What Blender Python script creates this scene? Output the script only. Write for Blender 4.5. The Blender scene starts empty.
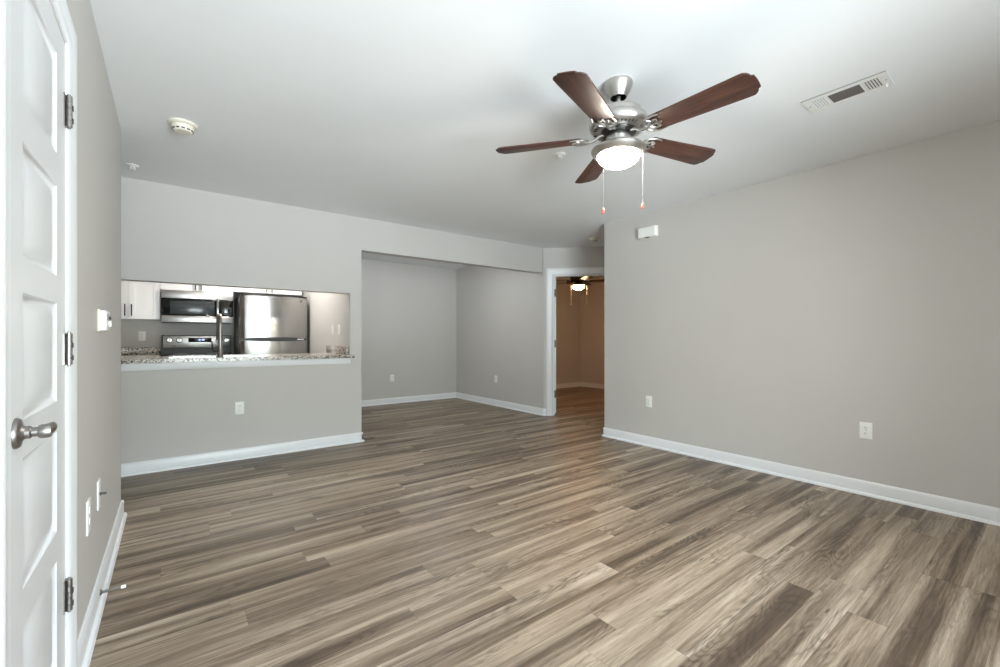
import bpy, bmesh, math, random
from mathutils import Vector, Matrix
random.seed(7)
SC = bpy.context.scene
COL = SC.collection
PI = math.pi

# ------------------------------------------------------------------ camera
F_PX, YAW, HORIZON, EYE, CX = 432.3, 0.6467, 338.62, 1.1211, 497.7
cd = bpy.data.cameras.new('camera')
cam = bpy.data.objects.new('camera', cd)
COL.objects.link(cam)
cam.location = (0, 0, EYE)
cam.rotation_euler = (PI / 2, 0, -YAW)
cd.sensor_fit = 'HORIZONTAL'
cd.sensor_width = 36.0
cd.lens = F_PX * 36.0 / 1000.0
cd.shift_x = (500 - CX) / 1000.0
cd.shift_y = (HORIZON - 333.5) / 1000.0
cd.clip_start = 0.02
SC.camera = cam

# ------------------------------------------------------------------ world, light, exposure
SKY_STRENGTH = 24.5
w = bpy.data.worlds.new('world')
SC.world = w
w.use_nodes = True
nt = w.node_tree
nt.nodes.clear()
out = nt.nodes.new('ShaderNodeOutputWorld')
bg = nt.nodes.new('ShaderNodeBackground')
bg.inputs['Strength'].default_value = SKY_STRENGTH
tc = nt.nodes.new('ShaderNodeTexCoord')
sx = nt.nodes.new('ShaderNodeSeparateXYZ')
rp = nt.nodes.new('ShaderNodeValToRGB')
mr = nt.nodes.new('ShaderNodeMapRange')
mr.inputs['From Min'].default_value = -1
mr.inputs['From Max'].default_value = 1
nt.links.new(tc.outputs['Generated'], sx.inputs[0])
nt.links.new(sx.outputs['Z'], mr.inputs['Value'])
nt.links.new(mr.outputs[0], rp.inputs[0])
el = rp.color_ramp.elements
el[0].position = 0.0; el[0].color = (0.945, 1.045, 1.10, 1)      # sunlit paving outside
el[1].position = 1.0; el[1].color = (1.08, 1.31, 1.58, 1)
for pos, colr in ((0.45, (0.945, 1.045, 1.10, 1)), (0.50, (0.25, 0.29, 0.28, 1)),
                  (0.58, (0.50, 0.58, 0.56, 1)), (0.66, (1.14, 1.31, 1.53, 1))):
    e = el.new(pos); e.color = colr
nt.links.new(rp.outputs[0], bg.inputs['Color'])
nt.links.new(bg.outputs[0], out.inputs[0])

REAR = -1.90
WIN = (-0.16, 1.90, 0.06, 2.08)             # unseen sliding glass door added behind the viewer: x0, x1, z0, z1
pl = bpy.data.lights.new('window_portal', 'AREA')
pl.shape = 'RECTANGLE'
pl.size = WIN[1] - WIN[0]
pl.size_y = WIN[3] - WIN[2]
pl.cycles.is_portal = True
po = bpy.data.objects.new('window_portal', pl)
COL.objects.link(po)
po.location = ((WIN[0] + WIN[1]) / 2, REAR - 0.14, (WIN[2] + WIN[3]) / 2)
po.rotation_euler = (PI / 2, 0, 0)        # faces +Y, into the room

SC.view_settings.view_transform = 'Standard'
SC.view_settings.look = 'None'
SC.view_settings.exposure = 0.19
SC.view_settings.gamma = 1.0
SC.view_settings.use_curve_mapping = False
SC.cycles.use_denoising = True
SC.cycles.max_bounces = 10
SC.cycles.diffuse_bounces = 7
SC.cycles.glossy_bounces = 4
SC.cycles.transparent_max_bounces = 8
SC.cycles.sample_clamp_indirect = 12.0

BOWL = 215.0            # emission of the lit living room fan bowl
BED_BOWL = 85.0
KITCHEN_FILL = 125.0  # emission of the added, unseen kitchen fill light
ALCOVE_FILL = 62.0  # same for the fill light added in the alcove

# ------------------------------------------------------------------ materials
def srgb(r, g, b):
    f = lambda c: (c / 255 / 12.92) if c / 255 <= 0.04045 else ((c / 255 + 0.055) / 1.055) ** 2.4
    return (f(r), f(g), f(b), 1)

class NT:
    def __init__(s, name):
        s.m = bpy.data.materials.new(name)
        s.m.use_nodes = True
        s.t = s.m.node_tree
        s.b = s.t.nodes['Principled BSDF']
    def n(s, typ, **kw):
        q = s.t.nodes.new('ShaderNode' + typ)
        for k, v in kw.items():
            if k.startswith('i_'):
                q.inputs[k[2:].replace('_', ' ')].default_value = v
            else:
                setattr(q, k, v)
        return q
    def l(s, a, b):
        s.t.links.new(a, b)
    def math(s, op, a, b=None, c=None):
        q = s.n('Math', operation=op)
        for i, x in enumerate((a, b, c)):
            if x is None: continue
            if isinstance(x, (int, float)): q.inputs[i].default_value = x
            else: s.l(x, q.inputs[i])
        return q.outputs[0]
    def ramp(s, fac, stops):
        q = s.n('ValToRGB')
        e = q.color_ramp.elements
        e[0].position, e[0].color = stops[0]
        e[1].position, e[1].color = stops[-1]
        for p, c in stops[1:-1]:
            x = e.new(p); x.color = c
        s.l(fac, q.inputs[0])
        return q.outputs[0]
    def mix(s, fac, a, b, blend='MIX'):
        q = s.n('Mix', data_type='RGBA', blend_type=blend)
        for i, x in ((0, fac), (6, a), (7, b)):
            if isinstance(x, (int, float, tuple)): q.inputs[i].default_value = x
            else: s.l(x, q.inputs[i])
        return q.outputs[2]

def plain(name, col, rough=0.5, metal=0.0, var=0.03, scale=6.0, bump=0.0, bscale=200.0, spec=0.5, coat=0.0):
    k = NT(name)
    tcn = k.n('TexCoord')
    nz = k.n('TexNoise', i_Scale=scale, i_Detail=3.0)
    k.l(tcn.outputs['Object'], nz.inputs['Vector'])
    lo = tuple(c * (1 - var) for c in col[:3]) + (1,)
    hi = tuple(min(1, c * (1 + var)) for c in col[:3]) + (1,)
    k.l(k.ramp(nz.outputs[0], [(0.3, lo), (0.7, hi)]), k.b.inputs['Base Color'])
    k.b.inputs['Roughness'].default_value = rough
    k.b.inputs['Metallic'].default_value = metal
    k.b.inputs['Specular IOR Level'].default_value = spec
    k.b.inputs['Coat Weight'].default_value = coat
    if bump:
        n2 = k.n('TexNoise', i_Scale=bscale, i_Detail=4.0)
        k.l(tcn.outputs['Object'], n2.inputs['Vector'])
        bp = k.n('Bump', i_Strength=bump, i_Distance=0.002)
        k.l(n2.outputs[0], bp.inputs['Height'])
        k.l(bp.outputs[0], k.b.inputs['Normal'])
    return k.m

def brushed(name, col, rough=0.28, stretch=(2, 2, 300), aniso=0.0):
    k = NT(name)
    tcn = k.n('TexCoord')
    mp = k.n('Mapping')
    mp.inputs['Scale'].default_value = stretch
    k.l(tcn.outputs['Object'], mp.inputs[0])
    nz = k.n('TexNoise', i_Scale=3.0, i_Detail=3.0)
    k.l(mp.outputs[0], nz.inputs['Vector'])
    lo = tuple(c * 0.93 for c in col[:3]) + (1,)
    k.l(k.ramp(nz.outputs[0], [(0.3, lo), (0.7, col)]), k.b.inputs['Base Color'])
    k.l(k.math('MULTIPLY_ADD', nz.outputs[0], 0.06, rough - 0.03), k.b.inputs['Roughness'])
    k.b.inputs['Metallic'].default_value = 1.0
    if aniso:
        tg = k.n('Tangent', direction_type='RADIAL', axis='Z')
        k.l(tg.outputs[0], k.b.inputs['Tangent'])
        k.b.inputs['Anisotropic'].default_value = aniso
        k.b.inputs['Anisotropic Rotation'].default_value = 0.25
    return k.m

def emitter(name, col, strength):
    k = NT(name)
    tcn = k.n('TexCoord')
    nz = k.n('TexNoise', i_Scale=8.0)
    k.l(tcn.outputs['Object'], nz.inputs['Vector'])
    k.l(k.ramp(nz.outputs[0], [(0.2, tuple(c * 0.97 for c in col[:3]) + (1,)), (0.8, col)]), k.b.inputs['Emission Color'])
    k.b.inputs['Emission Strength'].default_value = strength
    k.b.inputs['Base Color'].default_value = (0.8, 0.78, 0.74, 1)
    k.b.inputs['Roughness'].default_value = 0.3
    return k.m

def floor_material():
    k = NT('vinyl_plank_floor')
    tcn = k.n('TexCoord')
    s = k.n('SeparateXYZ')
    k.l(tcn.outputs['Object'], s.inputs[0])
    X, Y = s.outputs[0], s.outputs[1]
    WD, LN = 0.1255, 1.22
    v = k.math('DIVIDE', k.math('ADD', Y, 20.03), WD)
    row = k.math('FLOOR', v)
    fv = k.math('FRACT', v)
    wr = k.n('TexWhiteNoise', noise_dimensions='1D')
    k.l(row, wr.inputs['W'])
    u = k.math('ADD', k.math('DIVIDE', k.math('ADD', X, 20.0), LN), wr.outputs['Value'])
    colm = k.math('FLOOR', u)
    fu = k.math('FRACT', u)
    cid = k.n('CombineXYZ')
    k.l(row, cid.inputs[0]); k.l(colm, cid.inputs[1])
    wn = k.n('TexWhiteNoise', noise_dimensions='3D')
    k.l(cid.outputs[0], wn.inputs['Vector'])
    rnd = wn.outputs['Value']
    sc2 = k.n('SeparateColor')
    k.l(wn.outputs['Color'], sc2.inputs[0])
    # grain space, shifted per plank
    gx = k.math('ADD', X, k.math('MULTIPLY', sc2.outputs[0], 37.0))
    gy = k.math('ADD', Y, k.math('MULTIPLY', sc2.outputs[1], 53.0))
    def vec(ax, ay, z=0.0):
        c = k.n('CombineXYZ')
        k.l(k.math('MULTIPLY', gx, ax), c.inputs[0])
        k.l(k.math('MULTIPLY', gy, ay), c.inputs[1])
        c.inputs[2].default_value = z
        return c.outputs[0]
    broad = k.n('TexNoise', i_Scale=1.0, i_Detail=3.0, i_Roughness=0.55, i_Distortion=0.5)
    k.l(vec(0.55, 13.0), broad.inputs['Vector'])
    fig = k.n('TexNoise', i_Scale=1.0, i_Detail=1.5, i_Distortion=0.25)
    k.l(vec(1.3, 7.0, 5.0), fig.inputs['Vector'])
    # cathedral rings from the contour lines of a smooth field
    rings = k.math('SINE', k.math('MULTIPLY', fig.outputs[0], 150.0))
    rings = k.math('POWER', k.math('MULTIPLY_ADD', rings, 0.5, 0.5), 2.0)
    fine = k.n('TexNoise', i_Scale=1.0, i_Detail=6.0, i_Roughness=0.75)
    k.l(vec(5.0, 120.0, 2.0), fine.inputs['Vector'])
    patch = k.n('TexNoise', i_Scale=1.0, i_Detail=2.0)
    k.l(vec(0.9, 5.0, 11.0), patch.inputs['Vector'])
    crack = k.n('TexNoise', i_Scale=1.0, i_Detail=4.0, i_Roughness=0.6, i_Distortion=0.9)
    k.l(vec(0.8, 12.0, 9.0), crack.inputs['Vector'])
    tone = k.math('ADD', k.math('SUBTRACT', k.math('MULTIPLY', broad.outputs[0], 0.80), -0.012), k.math('MULTIPLY', rnd, 0.10))
    tone = k.math('ADD', tone, k.math('SUBTRACT', k.math('MULTIPLY', fine.outputs[0], 0.44), 0.07))
    ringm = k.math('MULTIPLY', rings, k.ramp(patch.outputs[0], [(0.48, (0, 0, 0, 1)), (0.62, (1, 1, 1, 1))]))
    tone = k.math('SUBTRACT', tone, k.math('MULTIPLY', ringm, 0.085))
    base = k.ramp(tone, [(0.34, srgb(57, 46, 35)), (0.47, srgb(84, 71, 57)), (0.58, srgb(120, 106, 89)),
                         (0.69, srgb(152, 138, 120)), (0.84, srgb(186, 173, 154))])
    warm = k.mix(k.math('MULTIPLY', sc2.outputs[2], 0.30), base, (0.92, 0.82, 0.70, 1), 'MULTIPLY')
    cl = k.math('ABSOLUTE', k.math('SUBTRACT', crack.outputs[0], 0.5))
    cl = k.math('ADD', cl, k.math('MULTIPLY', k.math('SUBTRACT', 0.62, patch.outputs[0]), 0.10))
    ck = k.ramp(cl, [(0.004, (0, 0, 0, 1)), (0.030, (1, 1, 1, 1))])
    col = k.mix(ck, k.mix(0.55, warm, srgb(62, 52, 43)), warm)
    # sparse short knots and checks
    kn = k.n('TexVoronoi', i_Scale=1.0)
    k.l(vec(1.4, 8.0, 3.0), kn.inputs['Vector'])
    km = k.ramp(kn.outputs['Distance'], [(0.02, (0, 0, 0, 1)), (0.05, (1, 1, 1, 1))])
    col = k.mix(km, k.mix(0.7, col, srgb(48, 41, 36)), col)
    # seams
    ew = k.math('MULTIPLY', k.math('MINIMUM', fv, k.math('SUBTRACT', 1.0, fv)), WD)
    eu = k.math('MULTIPLY', k.math('MINIMUM', fu, k.math('SUBTRACT', 1.0, fu)), LN)
    ed = k.math('MINIMUM', ew, eu)
    seam = k.ramp(k.math('MULTIPLY', ed, 100.0), [(0.04, (0, 0, 0, 1)), (0.16, (1, 1, 1, 1))])
    col = k.mix(seam, k.mix(0.35, col, srgb(52, 44, 37)), col)
    k.l(col, k.b.inputs['Base Color'])
    k.l(k.math('MULTIPLY_ADD', fine.outputs[0], 0.12, 0.36), k.b.inputs['Roughness'])
    k.b.inputs['Specular IOR Level'].default_value = 0.45
    bp = k.n('Bump', i_Strength=0.12, i_Distance=0.001)
    hh = k.math('ADD', fine.outputs[0], k.math('MULTIPLY', seam, 1.2))
    k.l(hh, bp.inputs['Height'])
    k.l(bp.outputs[0], k.b.inputs['Normal'])
    return k.m

def granite_material():
    k = NT('speckled_granite')
    tcn = k.n('TexCoord')
    vo = k.n('TexVoronoi', i_Scale=85.0)
    k.l(tcn.outputs['Object'], vo.inputs['Vector'])
    sp = k.n('SeparateColor')
    k.l(vo.outputs['Color'], sp.inputs[0])
    nz = k.n('TexNoise', i_Scale=30.0, i_Detail=5.0, i_Roughness=0.7)
    k.l(tcn.outputs['Object'], nz.inputs['Vector'])
    f = k.math('ADD', k.math('MULTIPLY', sp.outputs[0], 0.55), k.math('MULTIPLY', nz.outputs[0], 0.55))
    c = k.ramp(f, [(0.25, srgb(38, 36, 36)), (0.38, srgb(96, 88, 82)), (0.5, srgb(176, 168, 158)),
                   (0.66, srgb(214, 209, 200)), (0.85, srgb(150, 132, 116))])
    k.l(c, k.b.inputs['Base Color'])
    k.b.inputs['Roughness'].default_value = 0.18
    return k.m

def walnut_material():
    k = NT('walnut_blade')
    tcn = k.n('TexCoord')
    mp = k.n('Mapping')
    mp.inputs['Scale'].default_value = (3.0, 38.0, 38.0)
    k.l(tcn.outputs['Object'], mp.inputs[0])
    nz = k.n('TexNoise', i_Scale=1.0, i_Detail=6.0, i_Roughness=0.65, i_Distortion=0.6)
    k.l(mp.outputs[0], nz.inputs['Vector'])
    c = k.ramp(nz.outputs[0], [(0.3, srgb(38, 23, 19)), (0.5, srgb(66, 41, 33)), (0.72, srgb(92, 60, 47))])
    k.l(c, k.b.inputs['Base Color'])
    k.b.inputs['Roughness'].default_value = 0.45
    return k.m

def glass_pane_material():
    k = NT('clear_window_glass')
    t = k.t
    t.nodes.remove(k.b)
    tr = k.n('BsdfTransparent'); gl = k.n('BsdfGlossy', i_Roughness=0.0)
    fr = k.n('Fresnel', i_IOR=1.45)
    mx = k.n('MixShader')
    k.l(fr.outputs[0], mx.inputs[0]); k.l(tr.outputs[0], mx.inputs[1]); k.l(gl.outputs[0], mx.inputs[2])
    k.l(mx.outputs[0], t.nodes['Material Output'].inputs[0])
    return k.m

M = {}
M['wall'] = plain('greige_wall_paint', srgb(196, 194, 190), 0.55, var=0.012, scale=2.0, bump=0.06, bscale=140, spec=0.35)
M['ceiling'] = plain('white_ceiling_paint', srgb(238, 241, 242), 0.8, var=0.01, scale=2.0, bump=0.10, bscale=110, spec=0.2)
M['trim'] = plain('white_trim_paint', srgb(224, 227, 229), 0.30, var=0.01, scale=4.0)
M['door'] = plain('white_door_paint', srgb(216, 219, 221), 0.30, var=0.01, scale=4.0)
M['floor'] = floor_material()
M['granite'] = granite_material()
M['walnut'] = walnut_material()
M['nickel'] = plain('brushed_nickel', (0.56, 0.54, 0.51, 1), 0.38, 1.0, var=0.05, scale=40)
M['nickel_dark'] = plain('dark_nickel', (0.10, 0.10, 0.095, 1), 0.35, 1.0, var=0.05, scale=40)
M['satin'] = plain('satin_nickel', (0.30, 0.285, 0.27, 1), 0.38, 1.0, var=0.05, scale=40)
M['bronze'] = plain('dark_bronze', (0.055, 0.040, 0.032, 1), 0.35, 0.9, var=0.08, scale=30)
M['darkwood'] = plain('dark_brown_blade', srgb(54, 38, 30), 0.4, var=0.1, scale=20)
M['steel'] = brushed('brushed_stainless', (0.42, 0.41, 0.40, 1), 0.20, (2, 2, 300), 0.85)
M['steel_h'] = brushed('stainless_trim', (0.68, 0.67, 0.66, 1), 0.32, (300, 2, 2))
M['chrome'] = plain('polished_steel', (0.72, 0.71, 0.70, 1), 0.12, 1.0, var=0.03, scale=20)
M['black'] = plain('black_plastic', srgb(20, 20, 21), 0.35, var=0.1, scale=20)
M['black_metal'] = plain('matte_black_metal', srgb(24, 24, 25), 0.4, 0.5, var=0.1, scale=20)
M['blackglass'] = plain('black_glass', srgb(13, 15, 16), 0.05, var=0.05, scale=10, spec=0.7)
M['smokeglass'] = plain('smoked_glass', srgb(58, 64, 66), 0.16, var=0.05, scale=10, spec=0.4)
M['grey_body'] = plain('grey_appliance_side', srgb(86, 84, 82), 0.45, var=0.05, scale=15)
M['cabinet'] = plain('white_cabinet_paint', srgb(238, 238, 236), 0.35, var=0.01, scale=5)
M['plastic'] = plain('white_plastic', srgb(238, 239, 236), 0.32, var=0.01, scale=10)
M['ivory'] = plain('aged_white_plastic', srgb(226, 221, 208), 0.4, var=0.02, scale=10)
M['greyplastic'] = plain('grey_plastic', srgb(160, 164, 164), 0.4, var=0.03, scale=20)
M['slot'] = plain('dark_slot', srgb(44, 44, 44), 0.6, var=0.1, scale=40)
M['mesh'] = plain('dark_grey_grille', srgb(112, 106, 102), 0.6, var=0.08, scale=60)
M['coral'] = plain('coral_pull_knob', srgb(226, 110, 92), 0.4, var=0.05, scale=30)
M['chain'] = plain('pale_chain', srgb(176, 172, 164), 0.35, 0.3, var=0.05, scale=60)
M['bowl'] = emitter('lit_frosted_glass', (1.0, 0.91, 0.80, 1), BOWL)
M['bed_bowl'] = emitter('lit_warm_glass', (1.0, 0.53, 0.25, 1), BED_BOWL)
M['fill_dome'] = emitter('kitchen_fill_glow', (1.0, 0.95, 0.90, 1), KITCHEN_FILL)
M['alcove_fill_dome'] = emitter('alcove_fill_glow', (0.96, 0.98, 1.0, 1), ALCOVE_FILL)
M['led'] = emitter('blue_clock_digits', (0.25, 0.38, 1.0, 1), 2.2)
M['glass'] = glass_pane_material()
M['logo'] = plain('grey_badge', srgb(120, 118, 116), 0.3, 0.6, var=0.05, scale=40)

# ------------------------------------------------------------------ geometry helpers
class MB:
    """collects shapes into one mesh; each face keeps a material slot"""
    def __init__(s, T=None):
        s.bm = bmesh.new(); s.T = T or Matrix.Identity(4); s.slot = 0
    def _v(s, p):
        return s.bm.verts.new(s.T @ Vector(p))
    def _f(s, vs, smooth=False):
        try:
            f = s.bm.faces.new(vs)
        except ValueError:
            return None
        f.material_index = s.slot; f.smooth = smooth
        return f
    def box(s, x0, x1, y0, y1, z0, z1, bevel=0.0, seg=2):
        b = bmesh.new()
        vs = [b.verts.new((x, y, z)) for x in (x0, x1) for y in (y0, y1) for z in (z0, z1)]
        for q in ((0, 1, 3, 2), (4, 6, 7, 5), (0, 4, 5, 1), (2, 3, 7, 6), (0, 2, 6, 4), (1, 5, 7, 3)):
            b.faces.new([vs[i] for i in q])
        bmesh.ops.recalc_face_normals(b, faces=b.faces)
        if bevel:
            bmesh.ops.bevel(b, geom=list(b.edges), offset=bevel, segments=seg, affect='EDGES', profile=0.5)
        s._merge(b)
        return s
    def _merge(s, b, smooth=False):
        mp = {}
        for v in b.verts: mp[v] = s._v(v.co)
        for f in b.faces: s._f([mp[v] for v in f.verts], smooth or f.smooth)
        b.free()
    def lathe(s, prof, seg=40, axis='Z', at=(0, 0, 0), smooth=True, close=True):
        """prof: (radius, height) pairs"""
        R = {'Z': Matrix.Identity(3), 'X': Matrix(((0, 0, 1), (1, 0, 0), (0, 1, 0))),
             'Y': Matrix(((1, 0, 0), (0, 0, 1), (0, 1, 0)))}[axis]
        rings = []
        for r, z in prof:
            if r < 1e-6:
                rings.append([s._v(Vector(at) + R @ Vector((0, 0, z)))])
            else:
                rings.append([s._v(Vector(at) + R @ Vector((r * math.cos(2 * PI * i / seg), r * math.sin(2 * PI * i / seg), z))) for i in range(seg)])
        for a, b in zip(rings, rings[1:]):
            for i in range(seg):
                j = (i + 1) % seg
                if len(a) == 1 and len(b) == 1: continue
                if len(a) == 1: s._f([a[0], b[i], b[j]], smooth)
                elif len(b) == 1: s._f([a[i], a[j], b[0]], smooth)
                else: s._f([a[i], a[j], b[j], b[i]], smooth)
        if close:
            for rg in (rings[0], rings[-1]):
                if len(rg) > 1: s._f(rg)
        return s
    def tube(s, pts, r, seg=10, cap=True):
        pts = [Vector(p) for p in pts]
        rs = r if isinstance(r, (list, tuple)) else [r] * len(pts)
        rings = []
        up = None
        for i, p in enumerate(pts):
            t = (pts[min(i + 1, len(pts) - 1)] - pts[max(i - 1, 0)]).normalized()
            if up is None:
                up = t.orthogonal().normalized()
            else:
                up = (up - t * up.dot(t))
                up = up.normalized() if up.length > 1e-6 else t.orthogonal().normalized()
            bi = t.cross(up)
            rings.append([s._v(p + (up * math.cos(2 * PI * k / seg) + bi * math.sin(2 * PI * k / seg)) * rs[i]) for k in range(seg)])
        for a, b in zip(rings, rings[1:]):
            for i in range(seg):
                j = (i + 1) % seg
                s._f([a[i], a[j], b[j], b[i]], True)
        if cap:
            s._f(list(reversed(rings[0]))); s._f(rings[-1])
        return s
    def prism(s, poly, z0, z1, bevel=0.0):
        """poly: list of (x, y); extruded along z"""
        b = bmesh.new()
        lo = [b.verts.new((x, y, z0)) for x, y in poly]
        hi = [b.verts.new((x, y, z1)) for x, y in poly]
        n = len(poly)
        b.faces.new(list(reversed(lo))); b.faces.new(hi)
        for i in range(n):
            j = (i + 1) % n
            b.faces.new([lo[i], lo[j], hi[j], hi[i]])
        bmesh.ops.recalc_face_normals(b, faces=b.faces)
        if bevel:
            es = [e for e in b.edges if abs(e.verts[0].co.z - e.verts[1].co.z) < 1e-6]
            bmesh.ops.bevel(b, geom=es, offset=bevel, segments=2, affect='EDGES', profile=0.5)
        s._merge(b)
        return s
    def sweep(s, prof, p0, p1, nrm):
        """profile (out, z) along the segment p0 -> p1, 'out' measured along nrm"""
        p0, p1, nrm = Vector(p0), Vector(p1), Vector(nrm)
        A = [s._v(p0 + nrm * o + Vector((0, 0, z))) for o, z in prof]
        B = [s._v(p1 + nrm * o + Vector((0, 0, z))) for o, z in prof]
        n = len(prof)
        for i in range(n):
            j = (i + 1) % n
            s._f([A[i], A[j], B[j], B[i]])
        s._f(list(reversed(A))); s._f(B)
        return s
    def build(s, name, mats, parent=None, loc=None, rot=None):
        bmesh.ops.recalc_face_normals(s.bm, faces=s.bm.faces)
        me = bpy.data.meshes.new(name)
        s.bm.to_mesh(me); s.bm.free()
        me.set_sharp_from_angle(angle=0.6)
        for m_ in (mats if isinstance(mats, (list, tuple)) else [mats]):
            me.materials.append(m_)
        o = bpy.data.objects.new(name, me)
        COL.objects.link(o)
        if parent: o.parent = parent
        if loc: o.location = loc
        if rot: o.rotation_euler = rot
        return o

def tag(o, label, cat, group=None):
    o['label'] = label; o['category'] = cat
    if group: o['group'] = group
    return o
def struct(o):
    o['kind'] = 'structure'
    return o
def thing(name, label, cat, loc=(0, 0, 0), rz=0.0, group=None):
    o = bpy.data.objects.new(name, None)
    o.empty_display_size = 0.1
    COL.objects.link(o)
    o.location = loc; o.rotation_euler = (0, 0, rz)
    return tag(o, label, cat, group)
def frame_root(name, loc=(0, 0, 0), rz=0.0):
    o = bpy.data.objects.new(name, None)
    o.empty_display_size = 0.1
    COL.objects.link(o)
    o.location = loc; o.rotation_euler = (0, 0, rz)
    return struct(o)

# facing of wall mounted things: local -Y points out of the wall
F_BACK, F_LEFT, F_RIGHT = 0.0, PI / 2, -PI / 2

# ------------------------------------------------------------------ room dimensions (metres)
CZ = 2.44
XL, YL1 = -0.2535, 3.605          # left wall plane, its far corner
XR, YR1 = 3.9785, 3.231           # right wall plane, its far corner
YB, YB2 = 4.659, 4.779            # wall with the kitchen opening
XP, XA = 1.531, 1.656             # right jamb of the opening, left edge of the alcove
ZB = 2.087                        # underside of the alcove header
ZP = 1.607                        # underside of the opening's header
XD, YK = 4.333, 7.048             # alcove right wall, alcove / kitchen rear wall
DC = Vector((4.333, 4.629, 0))    # corner where the diagonal door wall starts
DD = Vector((math.cos(-PI / 4), math.sin(-PI / 4), 0))
DN = Vector((math.cos(PI / 4), math.sin(PI / 4), 0))   # into the bedroom
XBED, YBED, YBED0 = 7.70, 6.965, 3.351
XW = -1.60                        # far left wall of entry and kitchen
T = 0.12
D0, D1, DZ = 0.130, 0.942, 2.054  # opening in the diagonal wall
DEND = 1.06
DE = DC + DD * DEND

# ------------------------------------------------------------------ room shell
m = MB(); m.box(XW - T, XBED + T, REAR - T, YK + T, -0.08, 0.0)
struct(m.build('floor', M['floor']))
m = MB(); m.box(XW - T, XBED + T, REAR - T, YK + T, CZ, CZ + 0.08)
struct(m.build('ceiling', M['ceiling']))

LD0, LD1, LDZ = 1.245, 1.806, 1.998   # closet door opening in the left wall
m = MB()
m.box(XL - T, XL, REAR, LD0, 0, CZ); m.box(XL - T, XL, LD1, YL1, 0, CZ); m.box(XL - T, XL, LD0, LD1, LDZ, CZ)
struct(m.build('wall_left', M['wall']))
m = MB(); m.box(XW, XL - T, YL1 - T, YL1, 0, CZ)
struct(m.build('wall_entry', M['wall']))
m = MB(); m.box(XW - T, XW, YL1 - T, YK + T, 0, CZ)
struct(m.build('wall_far_left', M['wall']))
m = MB()
m.box(XL - T, WIN[0], REAR - T, REAR, 0, CZ); m.box(WIN[1], XR + T, REAR - T, REAR, 0, CZ)
m.box(WIN[0], WIN[1], REAR - T, REAR, WIN[3], CZ); m.box(WIN[0], WIN[1], REAR - T, REAR, 0, WIN[2])
struct(m.build('wall_rear', M['wall']))
m = MB()
m.box(XR, XR + T, REAR, YR1, 0, CZ)
struct(m.build('wall_right', M['wall']))
m = MB(); m.box(XR + T, DE.x, YR1 - T, YR1, 0, CZ); m.box(DE.x, DE.x + T, YR1 - T, DE.y + 0.02, 0, CZ)
struct(m.build('wall_hall', M['wall']))
# wall with the kitchen opening, its post and the header over the alcove
XO = -0.80
m = MB()
m.prism([(XW, YB), (XP, YB), (XP, YB2), (XW, YB2)], 0, 0.905)
m.box(XW, XO, YB, YB2, 0.905, CZ); m.box(XO, XP, YB, YB2, ZP, CZ)
m.box(XP, XA, YB, YB2, 0, CZ); m.box(XA, XD, YB, YB2, ZB, CZ)
struct(m.build('wall_back', M['wall']))
m = MB(); m.box(XP, XA, YB2, YK, 0, CZ)
struct(m.build('wall_kitchen_right', M['wall']))
m = MB(); m.box(XW, XD + T, YK, YK + T, 0, CZ)
struct(m.build('wall_alcove_back', M['wall']))
m = MB(); m.prism([(XD, DC.y), (XD + T, DC.y + 0.05), (XD + T, YK), (XD, YK)], 0, CZ)
struct(m.build('wall_alcove_right', M['wall']))
def dbox(mb, s0, s1, n0, n1, z0, z1):
    P = [DC + DD * s0 + DN * n0, DC + DD * s1 + DN * n0, DC + DD * s1 + DN * n1, DC + DD * s0 + DN * n1]
    mb.prism([(p.x, p.y) for p in P], z0, z1)
m = MB()
dbox(m, 0.0, D0, 0, T, 0, CZ); dbox(m, D1, DEND, 0, T, 0, CZ); dbox(m, D0, D1, 0, T, DZ, CZ)
struct(m.build('wall_diagonal', M['wall']))
m = MB(); m.box(XD + T, XBED, YBED, YK, 0, CZ)
struct(m.build('wall_bedroom_back', M['wall']))
m = MB(); m.box(XBED, XBED + T, YBED0, YK, 0, CZ)
struct(m.build('wall_bedroom_right', M['wall']))
m = MB(); m.box(DE.x + T, XBED + T, YBED0 - T, YBED0, 0, CZ)
struct(m.build('wall_bedroom_front', M['wall']))

# ------------------------------------------------------------------ baseboards
BBH = 0.100
BPROF = [(0, 0), (0.030, 0), (0.029, 0.008), (0.024, 0.016), (0.014, 0.020), (0.014, BBH - 0.018), (0.009, BBH - 0.006), (0.006, BBH), (0, BBH)]
def baseboard(name, segs):
    mb = MB()
    for p0, p1, n in segs:
        mb.sweep(BPROF, (p0[0], p0[1], 0), (p1[0], p1[1], 0), (n[0], n[1], 0))
    return struct(mb.build(name, M['trim']))
baseboard('baseboard_left', [((XL, 1.884), (XL, YL1 + 0.014), (1, 0)), ((XL, REAR), (XL, 1.130), (1, 0)), ((XL - T, YL1), (XL + 0.014, YL1), (0, 1))])
baseboard('baseboard_back', [((XW, YB), (XA + 0.014, YB), (0, -1)), ((XA, YB - 0.014), (XA, YB2), (1, 0))])
baseboard('baseboard_right', [((XR, REAR), (XR, YR1 + 0.014), (-1, 0)), ((XR - 0.014, YR1), (DE.x, YR1), (0, 1))])
baseboard('baseboard_alcove_back', [((XA, YK), (XD, YK), (0, -1)), ((XA, YB2), (XA, YK), (1, 0))])
q = DC + DD * 0.036
baseboard('baseboard_alcove_right', [((XD, DC.y - 0.006), (XD, YK), (-1, 0)), ((DC.x, DC.y), (q.x, q.y), (-DN.x, -DN.y))])
baseboard('baseboard_bedroom_back', [((XD + T, YBED), (XBED, YBED), (0, -1))])
baseboard('baseboard_bedroom_right', [((XBED, YBED0), (XBED, YBED), (-1, 0))])
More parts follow.
